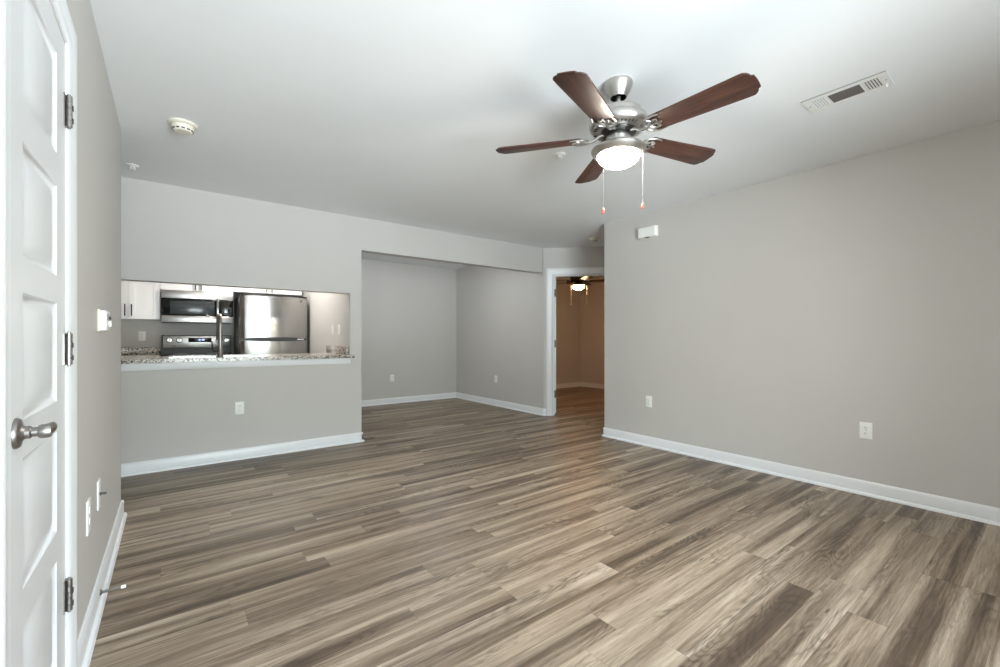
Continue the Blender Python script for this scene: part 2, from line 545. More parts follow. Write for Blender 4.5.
baseboard('baseboard_rear', [((XL, REAR), (WIN[0] - 0.06, REAR), (0, 1)), ((WIN[1] + 0.06, REAR), (XR, REAR), (0, 1))])

# ------------------------------------------------------------------ door casings (trim)
CPROF = [(0.0, 0.0), (0.078, 0.0), (0.078, 0.016), (0.070, 0.018), (0.052, 0.017), (0.040, 0.013), (0.020, 0.012), (0.006, 0.007), (0.0, 0.003)]
def casing(name, origin, along, outn, s0, s1, z1, lw=0.078, mat='trim'):
    """mitred casing round an opening: legs and head share one profile"""
    mb = MB()
    o, a, n = Vector(origin), Vector(along), Vector(outn)
    k = lw / 0.078
    rings = []
    for (s, z, ds, dz) in ((s0, 0, -1, 0), (s0, z1, -1, 1), (s1, z1, 1, 1), (s1, 0, 1, 0)):
        rings.append([mb._v(o + a * (s + ds * w_ * k) + n * t_ + Vector((0, 0, z + dz * w_ * k))) for w_, t_ in CPROF])
    nn = len(CPROF)
    for A, B in zip(rings, rings[1:]):
        for i in range(nn):
            j = (i + 1) % nn
            mb._f([A[i], A[j], B[j], B[i]])
    mb._f(rings[0]); mb._f(rings[-1])
    return struct(mb.build(name, M[mat]))
casing('trim_1', (XL, 0, 0), (0, 1, 0), (1, 0, 0), LD0 - 0.046, LD1 + 0.012, LDZ + 0.010, 0.068)
casing('trim_2', DC, DD, -DN, D0 - 0.004, D1 + 0.004, DZ + 0.004, 0.086)
# jamb lining of the bedroom doorway
m = MB()
dbox(m, D0, D0 + 0.014, -0.002, T + 0.002, 0, DZ); dbox(m, D1 - 0.014, D1, -0.002, T + 0.002, 0, DZ); dbox(m, D0 + 0.014, D1 - 0.014, -0.002, T + 0.002, DZ - 0.014, DZ)
dbox(m, D0 + 0.014, D0 + 0.026, 0.03, 0.07, 0, DZ - 0.014); dbox(m, D1 - 0.026, D1 - 0.014, 0.03, 0.07, 0, DZ - 0.014); dbox(m, D0 + 0.026, D1 - 0.026, 0.03, 0.07, DZ - 0.026, DZ - 0.014)
struct(m.build('trim_3', M['trim']))
# white apron under the granite at the kitchen opening
m = MB(); m.sweep([(0, 0.855), (0.014, 0.855), (0.018, 0.866), (0.018, 0.913), (0, 0.913)], (XW, YB, 0), (XP, YB, 0), (0, -1, 0))
struct(m.build('trim_4', M['trim']))

# ------------------------------------------------------------------ panelled slabs (doors, cabinet doors)
def panel_slab(mb, x0, x1, z0, z1, yf, yb, panels, prof):
    """front at y=yf (faces -y); panels: (px0, px1, pz0, pz1); prof: (inset, depth) rings"""
    xs = sorted({x0, x1} | {p[0] for p in panels} | {p[1] for p in panels})
    zs = sorted({z0, z1} | {p[2] for p in panels} | {p[3] for p in panels})
    for xa, xb in zip(xs, xs[1:]):
        for za, zb in zip(zs, zs[1:]):
            cx, cz = (xa + xb) / 2, (za + zb) / 2
            if any(p[0] < cx < p[1] and p[2] < cz < p[3] for p in panels): continue
            mb._f([mb._v((xa, yf, za)), mb._v((xb, yf, za)), mb._v((xb, yf, zb)), mb._v((xa, yf, zb))])
    for px0, px1, pz0, pz1 in panels:
        prev = None
        for ins, dep in [(0, 0)] + prof:
            rg = [mb._v((px0 + ins, yf + dep, pz0 + ins)), mb._v((px1 - ins, yf + dep, pz0 + ins)),
                  mb._v((px1 - ins, yf + dep, pz1 - ins)), mb._v((px0 + ins, yf + dep, pz1 - ins))]
            if prev:
                for i in range(4):
                    j = (i + 1) % 4
                    mb._f([prev[i], prev[j], rg[j], rg[i]])
            prev = rg
        mb._f(prev)
    a = [mb._v(p) for p in ((x0, yf, z0), (x1, yf, z0), (x1, yf, z1), (x0, yf, z1))]
    b = [mb._v(p) for p in ((x0, yb, z0), (x1, yb, z0), (x1, yb, z1), (x0, yb, z1))]
    for i in range(4):
        j = (i + 1) % 4
        mb._f([a[i], a[j], b[j], b[i]])
    mb._f([b[3], b[2], b[1], b[0]])
    bmesh.ops.remove_doubles(mb.bm, verts=mb.bm.verts, dist=1e-5)

def hinge(parent, loc, h=0.09, rz=0.0, mat='satin'):
    mb = MB()
    mb.box(-0.020, 0.0, 0.0015, 0.0045, -h / 2, h / 2)
    mb.box(0.0, 0.011, -0.0015, 0.0045, -h / 2, h / 2)
    for k in range(5):
        z0 = -h / 2 + k * h / 5
        mb.lathe([(0.0078, z0 + 0.0006), (0.0078, z0 + h / 5 - 0.0006)], 14, at=(0, -0.0055, 0))
    mb.lathe([(0.004, -h / 2 - 0.004), (0.004, h / 2 + 0.004)], 12, at=(0, -0.0055, 0))
    mb.slot = 1
    for z in (-h * 0.28, h * 0.12):
        mb.box(-0.0045, 0.0045, -0.0150, -0.004, z - h * 0.075, z + h * 0.075)
    o = mb.build('hinge', [M[mat], M['slot']], parent, loc)
    o.rotation_euler = (0, 0, rz)
    return o

# door_1: narrow white five panel closet door in the left wall (local x runs along +Y)
d1 = frame_root('door_1', (XL, LD0 + 0.004, 0), F_LEFT)
DW = LD1 - LD0 - 0.008
m = MB()
pans = [(0.100, DW - 0.108, a, b) for a, b in ((0.205, 0.505), (0.585, 0.865), (0.947, 1.22), (1.295, 1.545), (1.635, 1.915))]
panel_slab(m, 0, DW, 0.010, LDZ - 0.004, 0.0, 0.035, pans, [(0.008, 0.007), (0.014, 0.0095), (0.020, 0.0095), (0.042, 0.003)])
m.build('slab', M['door'], d1)
for z in (1.80, 1.090, 0.355):
    hinge(d1, (DW + 0.003, -0.004, z), 0.094)
hx, hz = 0.044, 0.928
hd = MB(Matrix.Translation((hx, 0, hz)) @ Matrix.Diagonal((0.92, 0.72, 0.92, 1)) @ Matrix.Rotation(PI, 4, 'X'))
hd.lathe([(0.0, 0), (0.034, 0), (0.034, 0.004), (0.031, 0.010), (0.018, 0.014), (0.014, 0.020), (0.014, 0.030), (0.0105, 0.034), (0.0105, 0.048), (0.0, 0.048)], 40, 'Y')
ho = hd.build('door_handle', M['satin'], d1)
lv = MB(Matrix.Translation((hx, 0, hz)) @ Matrix.Diagonal((0.85, 0.72, 1.0, 1)))
lv.lathe([(0.0, -0.074), (0.0125, -0.073), (0.0145, -0.066), (0.0145, -0.052), (0.0125, -0.046), (0.0, -0.046)], 30, 'Y')
pts = []
for i in range(13):
    t = i / 12
    pts.append((0.004 + 0.052 * t, -0.062 + 0.010 * math.sin(t * PI * 0.9) * -1 + 0.012 * t * t, 0.004 * math.sin(t * PI)))
lv.tube(pts, [0.0125 - 0.004 * (i / 12) for i in range(13)], 14)
lo_ = lv.build('lever', M['satin'], ho)
# dark closet side closes off the opening behind the door
m = MB()
m.box(XL - T, XL, LD0 - 0.0, LD0 + 0.003, 0, LDZ); m.box(XL - T, XL, LD1 - 0.003, LD1, 0, LDZ); m.box(XL - T, XL, LD0, LD1, LDZ - 0.003, LDZ)
m.box(XL - T, XL - 0.040, LD0 + 0.003, LD0 + 0.015, 0, LDZ - 0.003); m.box(XL - T, XL - 0.040, LD1 - 0.015, LD1 - 0.003, 0, LDZ - 0.003)
m.box(XL, XL + 0.004, LD0 - 0.047, LD0, 0, LDZ + 0.010)
struct(m.build('trim_5', M['trim']))

# door_2: bedroom door standing open into the bedroom, seen edge on
hp = DC + DD * (D0 + 0.0145) + DN * (T + 0.005)
ang = math.atan2(DN.y, DN.x)
d2 = frame_root('door_2', (hp.x, hp.y, 0), ang + 0.15)
m = MB()
DW2 = 0.775
panel_slab(m, 0.0, DW2, 0.012, DZ - 0.020, -0.036, -0.0005, [(0.12, DW2 - 0.12, a, b) for a, b in ((0.21, 0.51), (0.59, 0.87), (0.95, 1.23), (1.31, 1.58), (1.66, 1.93))], [(0.006, 0.007), (0.014, 0.010), (0.024, 0.010), (0.040, 0.0035)])
m.build('slab', M['door'], d2)
for z in (0.30, 1.045, 1.80):
    mb = MB()
    mb.box(-0.0030, 0.0, -0.034, -0.002, z - 0.055, z + 0.055)
    mb.lathe([(0.0065, z - 0.05), (0.0065, z + 0.05)], 12, at=(-0.004, 0.001, 0))
    mb.build('hinge', M['bronze'], d2)
for sgn, y0 in ((-1, -0.036), (1, -0.0005)):
    mb = MB(Matrix.Translation((DW2 - 0.065, y0, 0.95)))
    pr = [(0.0, 0), (0.032, 0), (0.030, 0.010), (0.012, 0.014), (0.011, 0.045), (0.0, 0.045)]
    mb.lathe([(r, sgn * h) for r, h in pr], 24, 'Y')
    mb.tube([(0, sgn * 0.045, 0), (-0.05, sgn * 0.05, 0.002), (-0.105, sgn * 0.046, 0)], [0.012, 0.010, 0.008], 10)
    mb.build('door_handle', M['satin'], d2)

# window_1: unseen sliding glass door added behind the viewer to bring in daylight
w1 = frame_root('window_1')
x0, x1, z0, z1 = WIN
xm = (x0 + x1) / 2
def win_frame(a, b, ya, yb, wd):
    mb = MB()
    mb.box(a, a + wd, ya, yb, z0, z1); mb.box(b - wd, b, ya, yb, z0, z1)
    mb.box(a + wd, b - wd, ya, yb, z1 - wd, z1); mb.box(a + wd, b - wd, ya, yb, z0, z0 + wd)
    return mb.build('window_frame', M['trim'], w1)
win_frame(x0, x1, REAR - 0.10, REAR + 0.01, 0.035)
for a, b, yy in ((x0 + 0.035, xm + 0.03, REAR - 0.075), (xm - 0.03, x1 - 0.035, REAR - 0.035)):
    mb = MB()
    mb.box(a, a + 0.055, yy - 0.015, yy + 0.015, z0 + 0.035, z1 - 0.035); mb.box(b - 0.055, b, yy - 0.015, yy + 0.015, z0 + 0.035, z1 - 0.035)
    mb.box(a + 0.055, b - 0.055, yy - 0.015, yy + 0.015, z1 - 0.09, z1 - 0.035); mb.box(a + 0.055, b - 0.055, yy - 0.015, yy + 0.015, z0 + 0.035, z0 + 0.10)
    sf = mb.build('sash', M['trim'], w1)
    mb = MB(); mb._f([mb._v((a + 0.055, yy, z0 + 0.10)), mb._v((b - 0.055, yy, z0 + 0.10)), mb._v((b - 0.055, yy, z1 - 0.09)), mb._v((a + 0.055, yy, z1 - 0.09))])
    mb.build('pane', M['glass'], sf)

# ------------------------------------------------------------------ electrical plates
def outlet(loc, rz, label, group=None, w_=0.072, h_=0.117):
    t = thing('wall_outlet', label, 'outlet', loc, rz, group)
    mb = MB(); mb.box(-w_ / 2, w_ / 2, -0.006, 0.0, -h_ / 2, h_ / 2, 0.0022)
    mb.build('cover_plate', M['plastic'], t)
    for s in (-1, 1):
        mb = MB()
        zc = s * 0.0205 * h_ / 0.117
        pol = [(0.0165 * math.cos(a), zc + 0.0145 * max(-0.88, min(0.88, math.sin(a)))) for a in [2 * PI * i / 28 for i in range(28)]]
        b = MB(Matrix.Rotation(PI / 2, 4, 'X'))
        b.prism(pol, 0.005, 0.0085)
        b.slot = 1
        for xx, hh in ((-0.0065, 0.0045), (0.0065, 0.0038)):
            b.prism([(xx - 0.0013, zc + 0.002 - hh), (xx + 0.0013, zc + 0.002 - hh), (xx + 0.0013, zc + 0.002 + hh), (xx - 0.0013, zc + 0.002 + hh)], 0.0084, 0.0088)
        b.prism([(0.0024 * math.cos(a), zc - 0.008 + 0.0024 * math.sin(a)) for a in [2 * PI * i / 10 for i in range(10)]], 0.0084, 0.0088)
        b.build('receptacle', [M['plastic'], M['slot']], t)
        mb.bm.free()
    b = MB(); b.lathe([(0.0032, -0.0072), (0.0032, -0.005)], 12, 'Y')
    b.build('screw', M['greyplastic'], t)
    return t
def switch(loc, rz, label, group=None, w_=0.072, h_=0.117, rocker=True):
    t = thing('light_switch', label, 'light switch', loc, rz, group)
    mb = MB(); mb.box(-w_ / 2, w_ / 2, -0.006, 0.0, -h_ / 2, h_ / 2, 0.0022)
    mb.build('cover_plate', M['plastic'], t)
    mb = MB(); mb.box(-0.016, 0.016, -0.0085, -0.005, -0.033, 0.033, 0.001)
    mb.build('rocker', M['ivory'], t)
    return t
outlet((XR, 0.883, 0.462), F_RIGHT, 'white duplex outlet low on right wall, the closest one to camera')
outlet((XR, 2.649, 0.465), F_RIGHT, 'white duplex outlet low on right wall, near the corner by the bedroom doorway')
outlet((0.507, YB, 0.475), F_BACK, 'white duplex outlet on half wall beneath the granite kitchen counter')
outlet((3.038, YK, 0.442), F_BACK, 'small white outlet on rear wall of the empty alcove')
outlet((XD, 5.786, 0.446), F_RIGHT, 'small white outlet on side wall of alcove, left of the bedroom door')
outlet((-0.294, YK, 1.154), F_BACK, 'white outlet on kitchen wall beneath the upper cabinet, left of the range')
outlet((XP, 5.27, 1.222), F_RIGHT, 'pale outlet on kitchen side wall, the one next to the refrigerator', w_=0.075, h_=0.12)
switch((XP, 5.02, 1.222), F_RIGHT, 'pale rocker switch on kitchen side wall, beside the pale outlet')
outlet((5.06, YBED, 0.45), F_BACK, 'beige-lit outlet on the bedroom wall seen through the doorway')
outlet((XL, 2.245, 0.448), F_LEFT, 'white outlet plate low on left wall, next to the closet door casing', w_=0.076, h_=0.128)

# cable plate with a protruding threaded connector
t = thing('cable_wall_plate', 'white cable wall plate with dark threaded connector low on left wall', 'wall plate', (XL, 2.535, 0.448), F_LEFT)
m = MB(); m.box(-0.036, 0.036, -0.006, 0.0, -0.062, 0.062, 0.0022); m.build('cover_plate', M['plastic'], t)
m = MB(); m.lathe([(0.0075, -0.010), (0.0075, -0.006)], 6, 'Y', smooth=False); m.lathe([(0.0045, -0.028), (0.0045, -0.008)], 14, 'Y'); m.build('connector', M['nickel_dark'], t)
for z in (-0.045, 0.045):
    m = MB(); m.lathe([(0.003, -0.0072), (0.003, -0.005)], 12, 'Y', (0, 0, z)); m.build('screw', M['greyplastic'], t)

# thermostat on the left wall
t = thing('thermostat', 'white wall thermostat at eye height on the left wall', 'thermostat', (XL, 2.575, 1.200), F_LEFT)
m = MB(); m.box(-0.066, 0.066, -0.010, 0.0, -0.048, 0.048, 0.003); m.build('base_plate', M['ivory'], t)
m = MB(); m.box(-0.062, 0.062, -0.030, -0.009, -0.044, 0.044, 0.005); m.build('housing', M['plastic'], t)
m = MB(); m.box(-0.048, 0.022, -0.0312, -0.029, 0.002, 0.030); m.build('screen', M['greyplastic'], t)
m = MB(); m.box(0.032, 0.050, -0.036, -0.029, 0.006, 0.020, 0.001); m.build('button', M['slot'], t)
m = MB(); m.box(0.032, 0.050, -0.038, -0.029, -0.026, 0.000, 0.002); m.build('button', M['plastic'], t)

# sounder box high on the right wall
t = thing('wall_sounder', 'white rectangular sounder box high on the right wall', 'alarm', (XR, 2.652, 2.228), F_RIGHT)
m = MB(); m.box(-0.112, 0.112, -0.008, 0.0, -0.056, 0.056, 0.002); m.build('back_plate', M['ivory'], t)
m = MB()
m.prism([(-0.108, -0.008), (0.108, -0.008), (0.096, -0.046), (-0.096, -0.046)], -0.052, 0.052, 0.004)
m.build('cover', M['plastic'], t)
m = MB(); m.box(-0.022, 0.022, -0.040, -0.014, -0.056, -0.050); m.build('vent_slot', M['slot'], t)

# spring door stop on the left baseboard
t = thing('door_stop', 'spring door stop with white rubber tip on left baseboard', 'door stop', (XL + 0.014, 2.46, 0.052), F_LEFT)
m = MB(); m.lathe([(0.0, 0), (0.013, 0), (0.012, -0.003), (0.006, -0.008), (0.0, -0.008)], 20, 'Y'); m.build('mount', M['satin'], t)
m = MB()
m.tube([(0.0055 * math.cos(i * 0.75), -0.006 - 0.062 * i / 150, 0.0055 * math.sin(i * 0.75)) for i in range(151)], 0.0013, 6)
m.build('spring', M['satin'], t)
m = MB(); m.lathe([(0.0, -0.084), (0.0065, -0.083), (0.0072, -0.078), (0.0072, -0.070), (0.006, -0.066), (0.0, -0.066)], 20, 'Y'); m.build('rubber_tip', M['plastic'], t)

# ------------------------------------------------------------------ ceiling fixtures
def smoke_detector(loc, label, r=0.075, mat='ivory', rz=0.0):
    t = thing('smoke_detector', label, 'smoke detector', loc, rz)
    mb = MB(); mb.lathe([(0.0, 0), (r, 0), (r, -0.006), (r * 0.93, -0.013), (r * 0.80, -0.015), (0, -0.015)], 48)
    mb.build('mounting_base', M[mat], t)
    mb = MB(); mb.lathe([(0.0, -0.014), (r * 0.74, -0.014), (r * 0.76, -0.030), (r * 0.66, -0.046), (r * 0.58, -0.052), (0, -0.054)], 48)
    hs = mb.build('housing', M[mat], t)
    for k in range(12):
        a = 2 * PI * k / 12
        b = MB(Matrix.Rotation(a, 4, 'Z'))
        b.box(r * 0.60, r * 0.715, -r * 0.11, r * 0.11, -0.0445, -0.038)
        b.build('vent_slot', M['slot'], hs)
    return t
smoke_detector((0.057, 3.285, CZ), 'round cream smoke detector on ceiling above the kitchen opening', 0.076)
smoke_detector((4.417, 3.766, CZ), 'small cream smoke detector on hall ceiling before the bedroom door', 0.066)

def sprinkler(loc, label):
    t = thing('sprinkler_head', label, 'sprinkler', loc)
    mb = MB(); mb.lathe([(0.0, 0), (0.040, 0), (0.038, -0.004), (0.024, -0.010), (0.0, -0.010)], 32); mb.build('escutcheon', M['plastic'], t)
    mb = MB()
    mb.lathe([(0.0, -0.009), (0.011, -0.009), (0.011, -0.014), (0.0, -0.014)], 16)
    for s in (-1, 1):
        mb.tube([(s * 0.009, 0, -0.012), (s * 0.014, 0, -0.019), (s * 0.010, 0, -0.027), (0, 0, -0.032)], 0.0032, 8)
    mb.build('yoke', M['plastic'], t)
    mb = MB(); mb.lathe([(0.0025, -0.014), (0.0025, -0.031)], 10); mb.build('bulb', M['greyplastic'], t)
    mb = MB(); mb.lathe([(0.0, -0.032), (0.019, -0.032), (0.019, -0.0345), (0.0, -0.0345)], 20); mb.build('deflector', M['plastic'], t)
    return t
sprinkler((2.219, 2.199, CZ), 'white fire sprinkler head on ceiling just beyond the fan blades')
sprinkler((-0.235, 4.30, CZ), 'white fire sprinkler head on ceiling in corner past the left wall')

# air register
t = thing('ceiling_register', 'white metal air register with grey centre grille in ceiling', 'air vent', (2.895, 0.726, CZ), PI / 2)
L2, W2 = 0.180, 0.093
m = MB()
for (xa, xb, ya, yb) in ((-L2, -0.146, -W2, W2), (0.146, L2, -W2, W2), (-0.146, 0.146, -W2, -0.056), (-0.146, 0.146, 0.056, W2), (-0.078, -0.068, -0.056, 0.056), (0.068, 0.078, -0.056, 0.056)):
    m.box(xa, xb, ya, yb, -0.0042, -0.001)
m.prism([(-L2, -W2), (L2, -W2), (L2, -W2 + 0.004), (-L2, -W2 + 0.004)], -0.0044, 0.0)
m.prism([(-L2, W2 - 0.004), (L2, W2 - 0.004), (L2, W2), (-L2, W2)], -0.0044, 0.0)
m.build('frame', M['plastic'], t)
m = MB(); m.box(-0.148, 0.148, -0.058, 0.058, -0.0012, 0.0); m.build('backing', M['slot'], t)
m = MB()
for i in range(13):
    y = -0.051 + i * 0.0085
    m.box(-0.068, 0.068, y - 0.0022, y + 0.0022, -0.0045, -0.002)
m.build('centre_grille', M['mesh'], t)
for side in (-1, 1):
    for i in range(6):
        xx = side * (0.0835 + i * 0.0118)
        b = MB(Matrix.Translation((xx, 0, -0.0032)) @ Matrix.Rotation(side * (0.62 if side > 0 else 0.30), 4, 'Y'))
        b.box(-0.0046, 0.0046, -0.0565, 0.0565, -0.0006, 0.0006)
        b.build('louver', M['plastic'], t)
for xx in (-0.163, 0.163):
    m = MB(); m.lathe([(0.004, -0.0066), (0.004, -0.005)], 12, at=(xx, 0, 0)); m.build('screw', M['greyplastic'], t)
m = MB(); m.box(-0.160, -0.153, -0.060, -0.052, -0.020, -0.004, 0.001); m.build('lever', M['plastic'], t)

# ------------------------------------------------------------------ living room ceiling fan
def blade_outline(r0, r1, wa, wb):
    """planform with a scalloped tip"""
    pts = [(r0, -wa / 2 + 0.012), (r0 + 0.012, -wa / 2)]
    for i in range(1, 7):
        t_ = i / 6
        pts.append((r0 + 0.012 + (r1 - 0.075 - r0) * t_, -(wa + (wb - wa) * t_) / 2))
    h_ = wb / 2
    tip = [(r1 - 0.034, -h_), (r1 - 0.022, -h_ * 0.90), (r1 - 0.014, -h_ * 0.74), (r1 - 0.011, -h_ * 0.60), (r1 - 0.001, -h_ * 0.52), (r1 + 0.001, -h_ * 0.28), (r1 + 0.002, 0)]
    pts += tip
    pts += [(x, -y) for x, y in reversed(tip[:-1])]
    pts += [(x, -y) for x, y in reversed(pts[:8])]
    return pts

def arc(cx, cy, r, a0, a1, n=10):
    return [(cx + r * math.cos(a0 + (a1 - a0) * i / n), cy + r * math.sin(a0 + (a1 - a0) * i / n)) for i in range(n + 1)]

FX, FY = 1.841, 1.405
fan = thing('ceiling_fan', 'brushed nickel five-blade ceiling fan with lit bowl and two pull chains', 'ceiling fan', (FX, FY, CZ))
m = MB(); m.lathe([(0.0, 0), (0.070, 0), (0.072, -0.006), (0.071, -0.014), (0.064, -0.036), (0.050, -0.062), (0.043, -0.076), (0.041, -0.079), (0.039, -0.077)], 48, close=False)
m.slot = 1  # hollow underside coloured black to stand for its shade
m.lathe([(0.039, -0.077), (0.037, -0.045), (0, -0.045)], 48, close=False)
m.build('canopy', [M['nickel'], M['black']], fan)
m = MB(); m.lathe([(0.0, -0.075), (0.0125, -0.075), (0.0125, -0.136), (0.022, -0.138), (0.022, -0.148), (0.0, -0.142)], 24); m.build('downrod', M['nickel'], fan)
m = MB()
m.lathe([(0.0, -0.146), (0.080, -0.146), (0.104, -0.149), (0.113, -0.155), (0.116, -0.165), (0.116, -0.180), (0.126, -0.184), (0.141, -0.193), (0.147, -0.206),
         (0.147, -0.222), (0.142, -0.236), (0.128, -0.247), (0.104, -0.253), (0.0, -0.253)], 64)
mh = m.build('motor_housing', M['nickel'], fan)
for k in range(40):
    a = 2 * PI * k / 40
    if k % 8 in (6, 7): continue
    b = MB(Matrix.Rotation(a, 4, 'Z') @ Matrix.Translation((0.119, 0, -0.2495)) @ Matrix.Rotation(0.45, 4, 'X'))
    b.box(-0.009, 0.009, -0.0018, 0.0018, -0.003, 0.003)
    b.build('vent_slot', M['nickel_dark'], mh)
m = MB(); m.lathe([(0.0, -0.252), (0.088, -0.252), (0.088, -0.263), (0.070, -0.268), (0.0, -0.268)], 48); m.build('flywheel', M['nickel_dark'], fan)
m = MB(); m.lathe([(0.0, -0.266), (0.050, -0.266), (0.060, -0.276), (0.064, -0.288), (0.064, -0.318), (0.056, -0.326), (0.0, -0.326)], 48); m.build('switch_housing', M['nickel'], fan)
m = MB(); m.lathe([(0.0, -0.324), (0.070, -0.324), (0.104, -0.330), (0.128, -0.338), (0.137, -0.346), (0.137, -0.352), (0.126, -0.368), (0.112, -0.378), (0.104, -0.378), (0.104, -0.370), (0.0, -0.370)], 64); m.build('light_fitter', M['nickel'], fan)
m = MB()
pr = [(0.0, -0.372)] + [(0.106 * math.cos(a), -0.372 - 0.064 * math.sin(a)) for a in [PI / 2 * i / 14 for i in range(14)]] + [(0.0, -0.436)]
m.lathe(pr, 64); m.build('light_bowl', M['bowl'], fan)
for (ax, ay, ln) in ((-0.116, 0.004, 0.313), (0.040, -0.117, 0.288)):
    b = MB()
    n = int(ln / 0.0075)
    b.tube([(ax, ay, -0.355), (ax, ay, -0.355 - ln)], 0.0008, 6)
    for i in range(n):
        z = -0.357 - i * 0.0075
        b.lathe([(0.0, z + 0.0022), (0.0013, z + 0.0011), (0.0013, z - 0.0011), (0.0, z - 0.0022)], 8, at=(ax, ay, 0))
    ch = b.build('pull_chain', M['chain'], fan)
    z = -0.355 - ln
    b = MB(); b.lathe([(0.0, z + 0.004), (0.004, z), (0.0072, z - 0.010), (0.0080, z - 0.017), (0.0060, z - 0.025), (0.0, z - 0.028)], 18, at=(ax, ay, 0))
    b.build('pull_knob', M['coral'], ch)
ZBL = 2.158 - CZ
BLADE_ANGLES = (-160.5, -86.0, -13.2, 56.8, 127.5)
for a in BLADE_ANGLES:
    R = Matrix.Rotation(math.radians(a), 4, 'Z') @ Matrix.Translation((0, 0, ZBL)) @ Matrix.Rotation(math.radians(-11.5), 4, 'X')
    b = MB()
    b.prism(blade_outline(0.185, 0.648, 0.116, 0.150), 0.0, 0.0065, 0.002)
    bl = b.build('fan_blade', M['walnut'], fan)
    bl.matrix_local = R
    # scrolled blade iron: neck from the flywheel, a rim curve and two loops
    b = MB()
    b.tube([(0.072, 0, 0.022), (0.098, 0, 0.014), (0.122, 0, -0.003), (0.150, 0, -0.009), (0.180, 0, -0.006)], [0.010, 0.0085, 0.0075, 0.007, 0.0055], 10)
    zz = -0.004
    for s in (-1, 1):
        c1 = [(0.150, 0), (0.152, s * 0.016), (0.160, s * 0.034), (0.176, s * 0.047), (0.198, s * 0.055), (0.222, s * 0.057), (0.246, s * 0.052)]
        b.tube([(x, y, zz) for x, y in c1], [0.0055, 0.0055, 0.0052, 0.005, 0.0048, 0.0042, 0.003], 8)
        c2 = [(0.172, 0), (0.182, s * 0.012), (0.196, s * 0.026), (0.210, s * 0.030), (0.222, s * 0.024), (0.220, s * 0.013), (0.208, s * 0.010)]
        b.tube([(x, y, zz) for x, y in c2], [0.005, 0.0048, 0.0045, 0.0042, 0.004, 0.0038, 0.003], 8)
        b.tube([(0.176, s * 0.047, zz), (0.186, s * 0.036, zz), (0.196, s * 0.026, zz)], 0.004, 8)
    b.tube([(0.150, 0, zz), (0.190, 0, zz), (0.232, 0, zz)], [0.006, 0.005, 0.004], 8)
    for x, y in ((0.232, 0), (0.206, 0.024), (0.206, -0.024)):
        b.lathe([(0.0, -0.010), (0.006, -0.009), (0.0065, -0.003), (0.0, -0.002)], 14, at=(x, y, 0))
    ir = b.build('blade_iron', M['nickel'], bl)

# ------------------------------------------------------------------ bedroom fan (hugger type), seen through the doorway
bf = thing('ceiling_fan', 'dark bronze hugger ceiling fan with glowing bowl in the bedroom', 'ceiling fan', (6.02, 5.49, CZ))
m = MB(); m.lathe([(0, 0), (0.09, 0), (0.095, -0.05), (0.11, -0.10), (0.150, -0.13), (0.155, -0.20), (0.14, -0.25), (0.09, -0.27), (0, -0.27)], 40); m.build('motor_housing', M['bronze'], bf)
m = MB(); m.lathe([(0, -0.27), (0.07, -0.27), (0.075, -0.31), (0, -0.31)], 32); m.build('switch_housing', M['bronze'], bf)
m = MB(); m.lathe([(0, -0.308), (0.10, -0.31), (0.126, -0.325), (0.126, -0.34), (0, -0.34)], 40); m.build('light_fitter', M['nickel'], bf)
m = MB(); m.lathe([(0, -0.34)] + [(0.112 * math.cos(a), -0.34 - 0.085 * math.sin(a)) for a in [PI / 2 * i / 12 for i in range(12)]] + [(0, -0.425)], 40); m.build('light_bowl', M['bed_bowl'], bf)
for ax, ay in ((-0.105, 0.085), (0.10, -0.115)):
    b = MB(); b.tube([(ax, ay, -0.33), (ax, ay, -0.66)], 0.0028, 8); ch = b.build('pull_chain', M['chain'], bf)
    b = MB(); b.lathe([(0, -0.655), (0.008, -0.665), (0.009, -0.685), (0, -0.695)], 14, at=(ax, ay, 0)); b.build('pull_knob', M['chain'], ch)
for k in range(5):
    R = Matrix.Rotation(math.radians(-48 + 72 * k), 4, 'Z') @ Matrix.Translation((0, 0, -0.262)) @ Matrix.Rotation(math.radians(-11), 4, 'X')
    b = MB(); b.prism(blade_outline(0.20, 0.66, 0.115, 0.14), 0.0, 0.006, 0.002)
    bl = b.build('fan_blade', M['darkwood'], bf); bl.matrix_local = R
    b = MB(); b.tube([(0.10, 0, 0.01), (0.16, 0, -0.006), (0.25, 0, -0.004)], [0.014, 0.012, 0.02], 8); b.build('blade_iron', M['bronze'], bl)

# ------------------------------------------------------------------ kitchen: counter of the opening
t = thing('countertop', 'speckled granite countertop along the kitchen opening with white apron beneath', 'countertop', (0, 0, 0))
m = MB()
SX0, SX1, SY0, SY1 = 0.00, 0.74, 4.955, 5.345   # sink cut-out
G0, G1 = 0.915, 0.947
YG0, YG1 = 4.622, 5.430
for (xa, xb, ya, yb) in ((XO + 0.001, SX0, YG0, YB2 + 0.001), (XW + 0.002, SX0, YB2 + 0.001, YG1), (SX1, XP - 0.001, YG0, YG1), (SX0, SX1, YG0, SY0), (SX0, SX1, SY1, YG1)):
    m.box(xa, xb, ya, yb, G0, G1)
# rounded horn that laps the post
hn = [(XP - 0.001, YG0), (XP + 0.028, YG0), (XP + 0.037, YG0 + 0.004), (XP + 0.041, YG0 + 0.013), (XP + 0.041, YB - 0.001), (XP - 0.001, YB - 0.001)]
m.prism(hn, G0, G1)
m.build('slab', M['granite'], t)
m = MB(); m.box(XP - 0.022, XP - 0.001, 4.712, YG1 + 0.045, G1, 1.037, 0.002); m.build('side_splash', M['granite'], t)

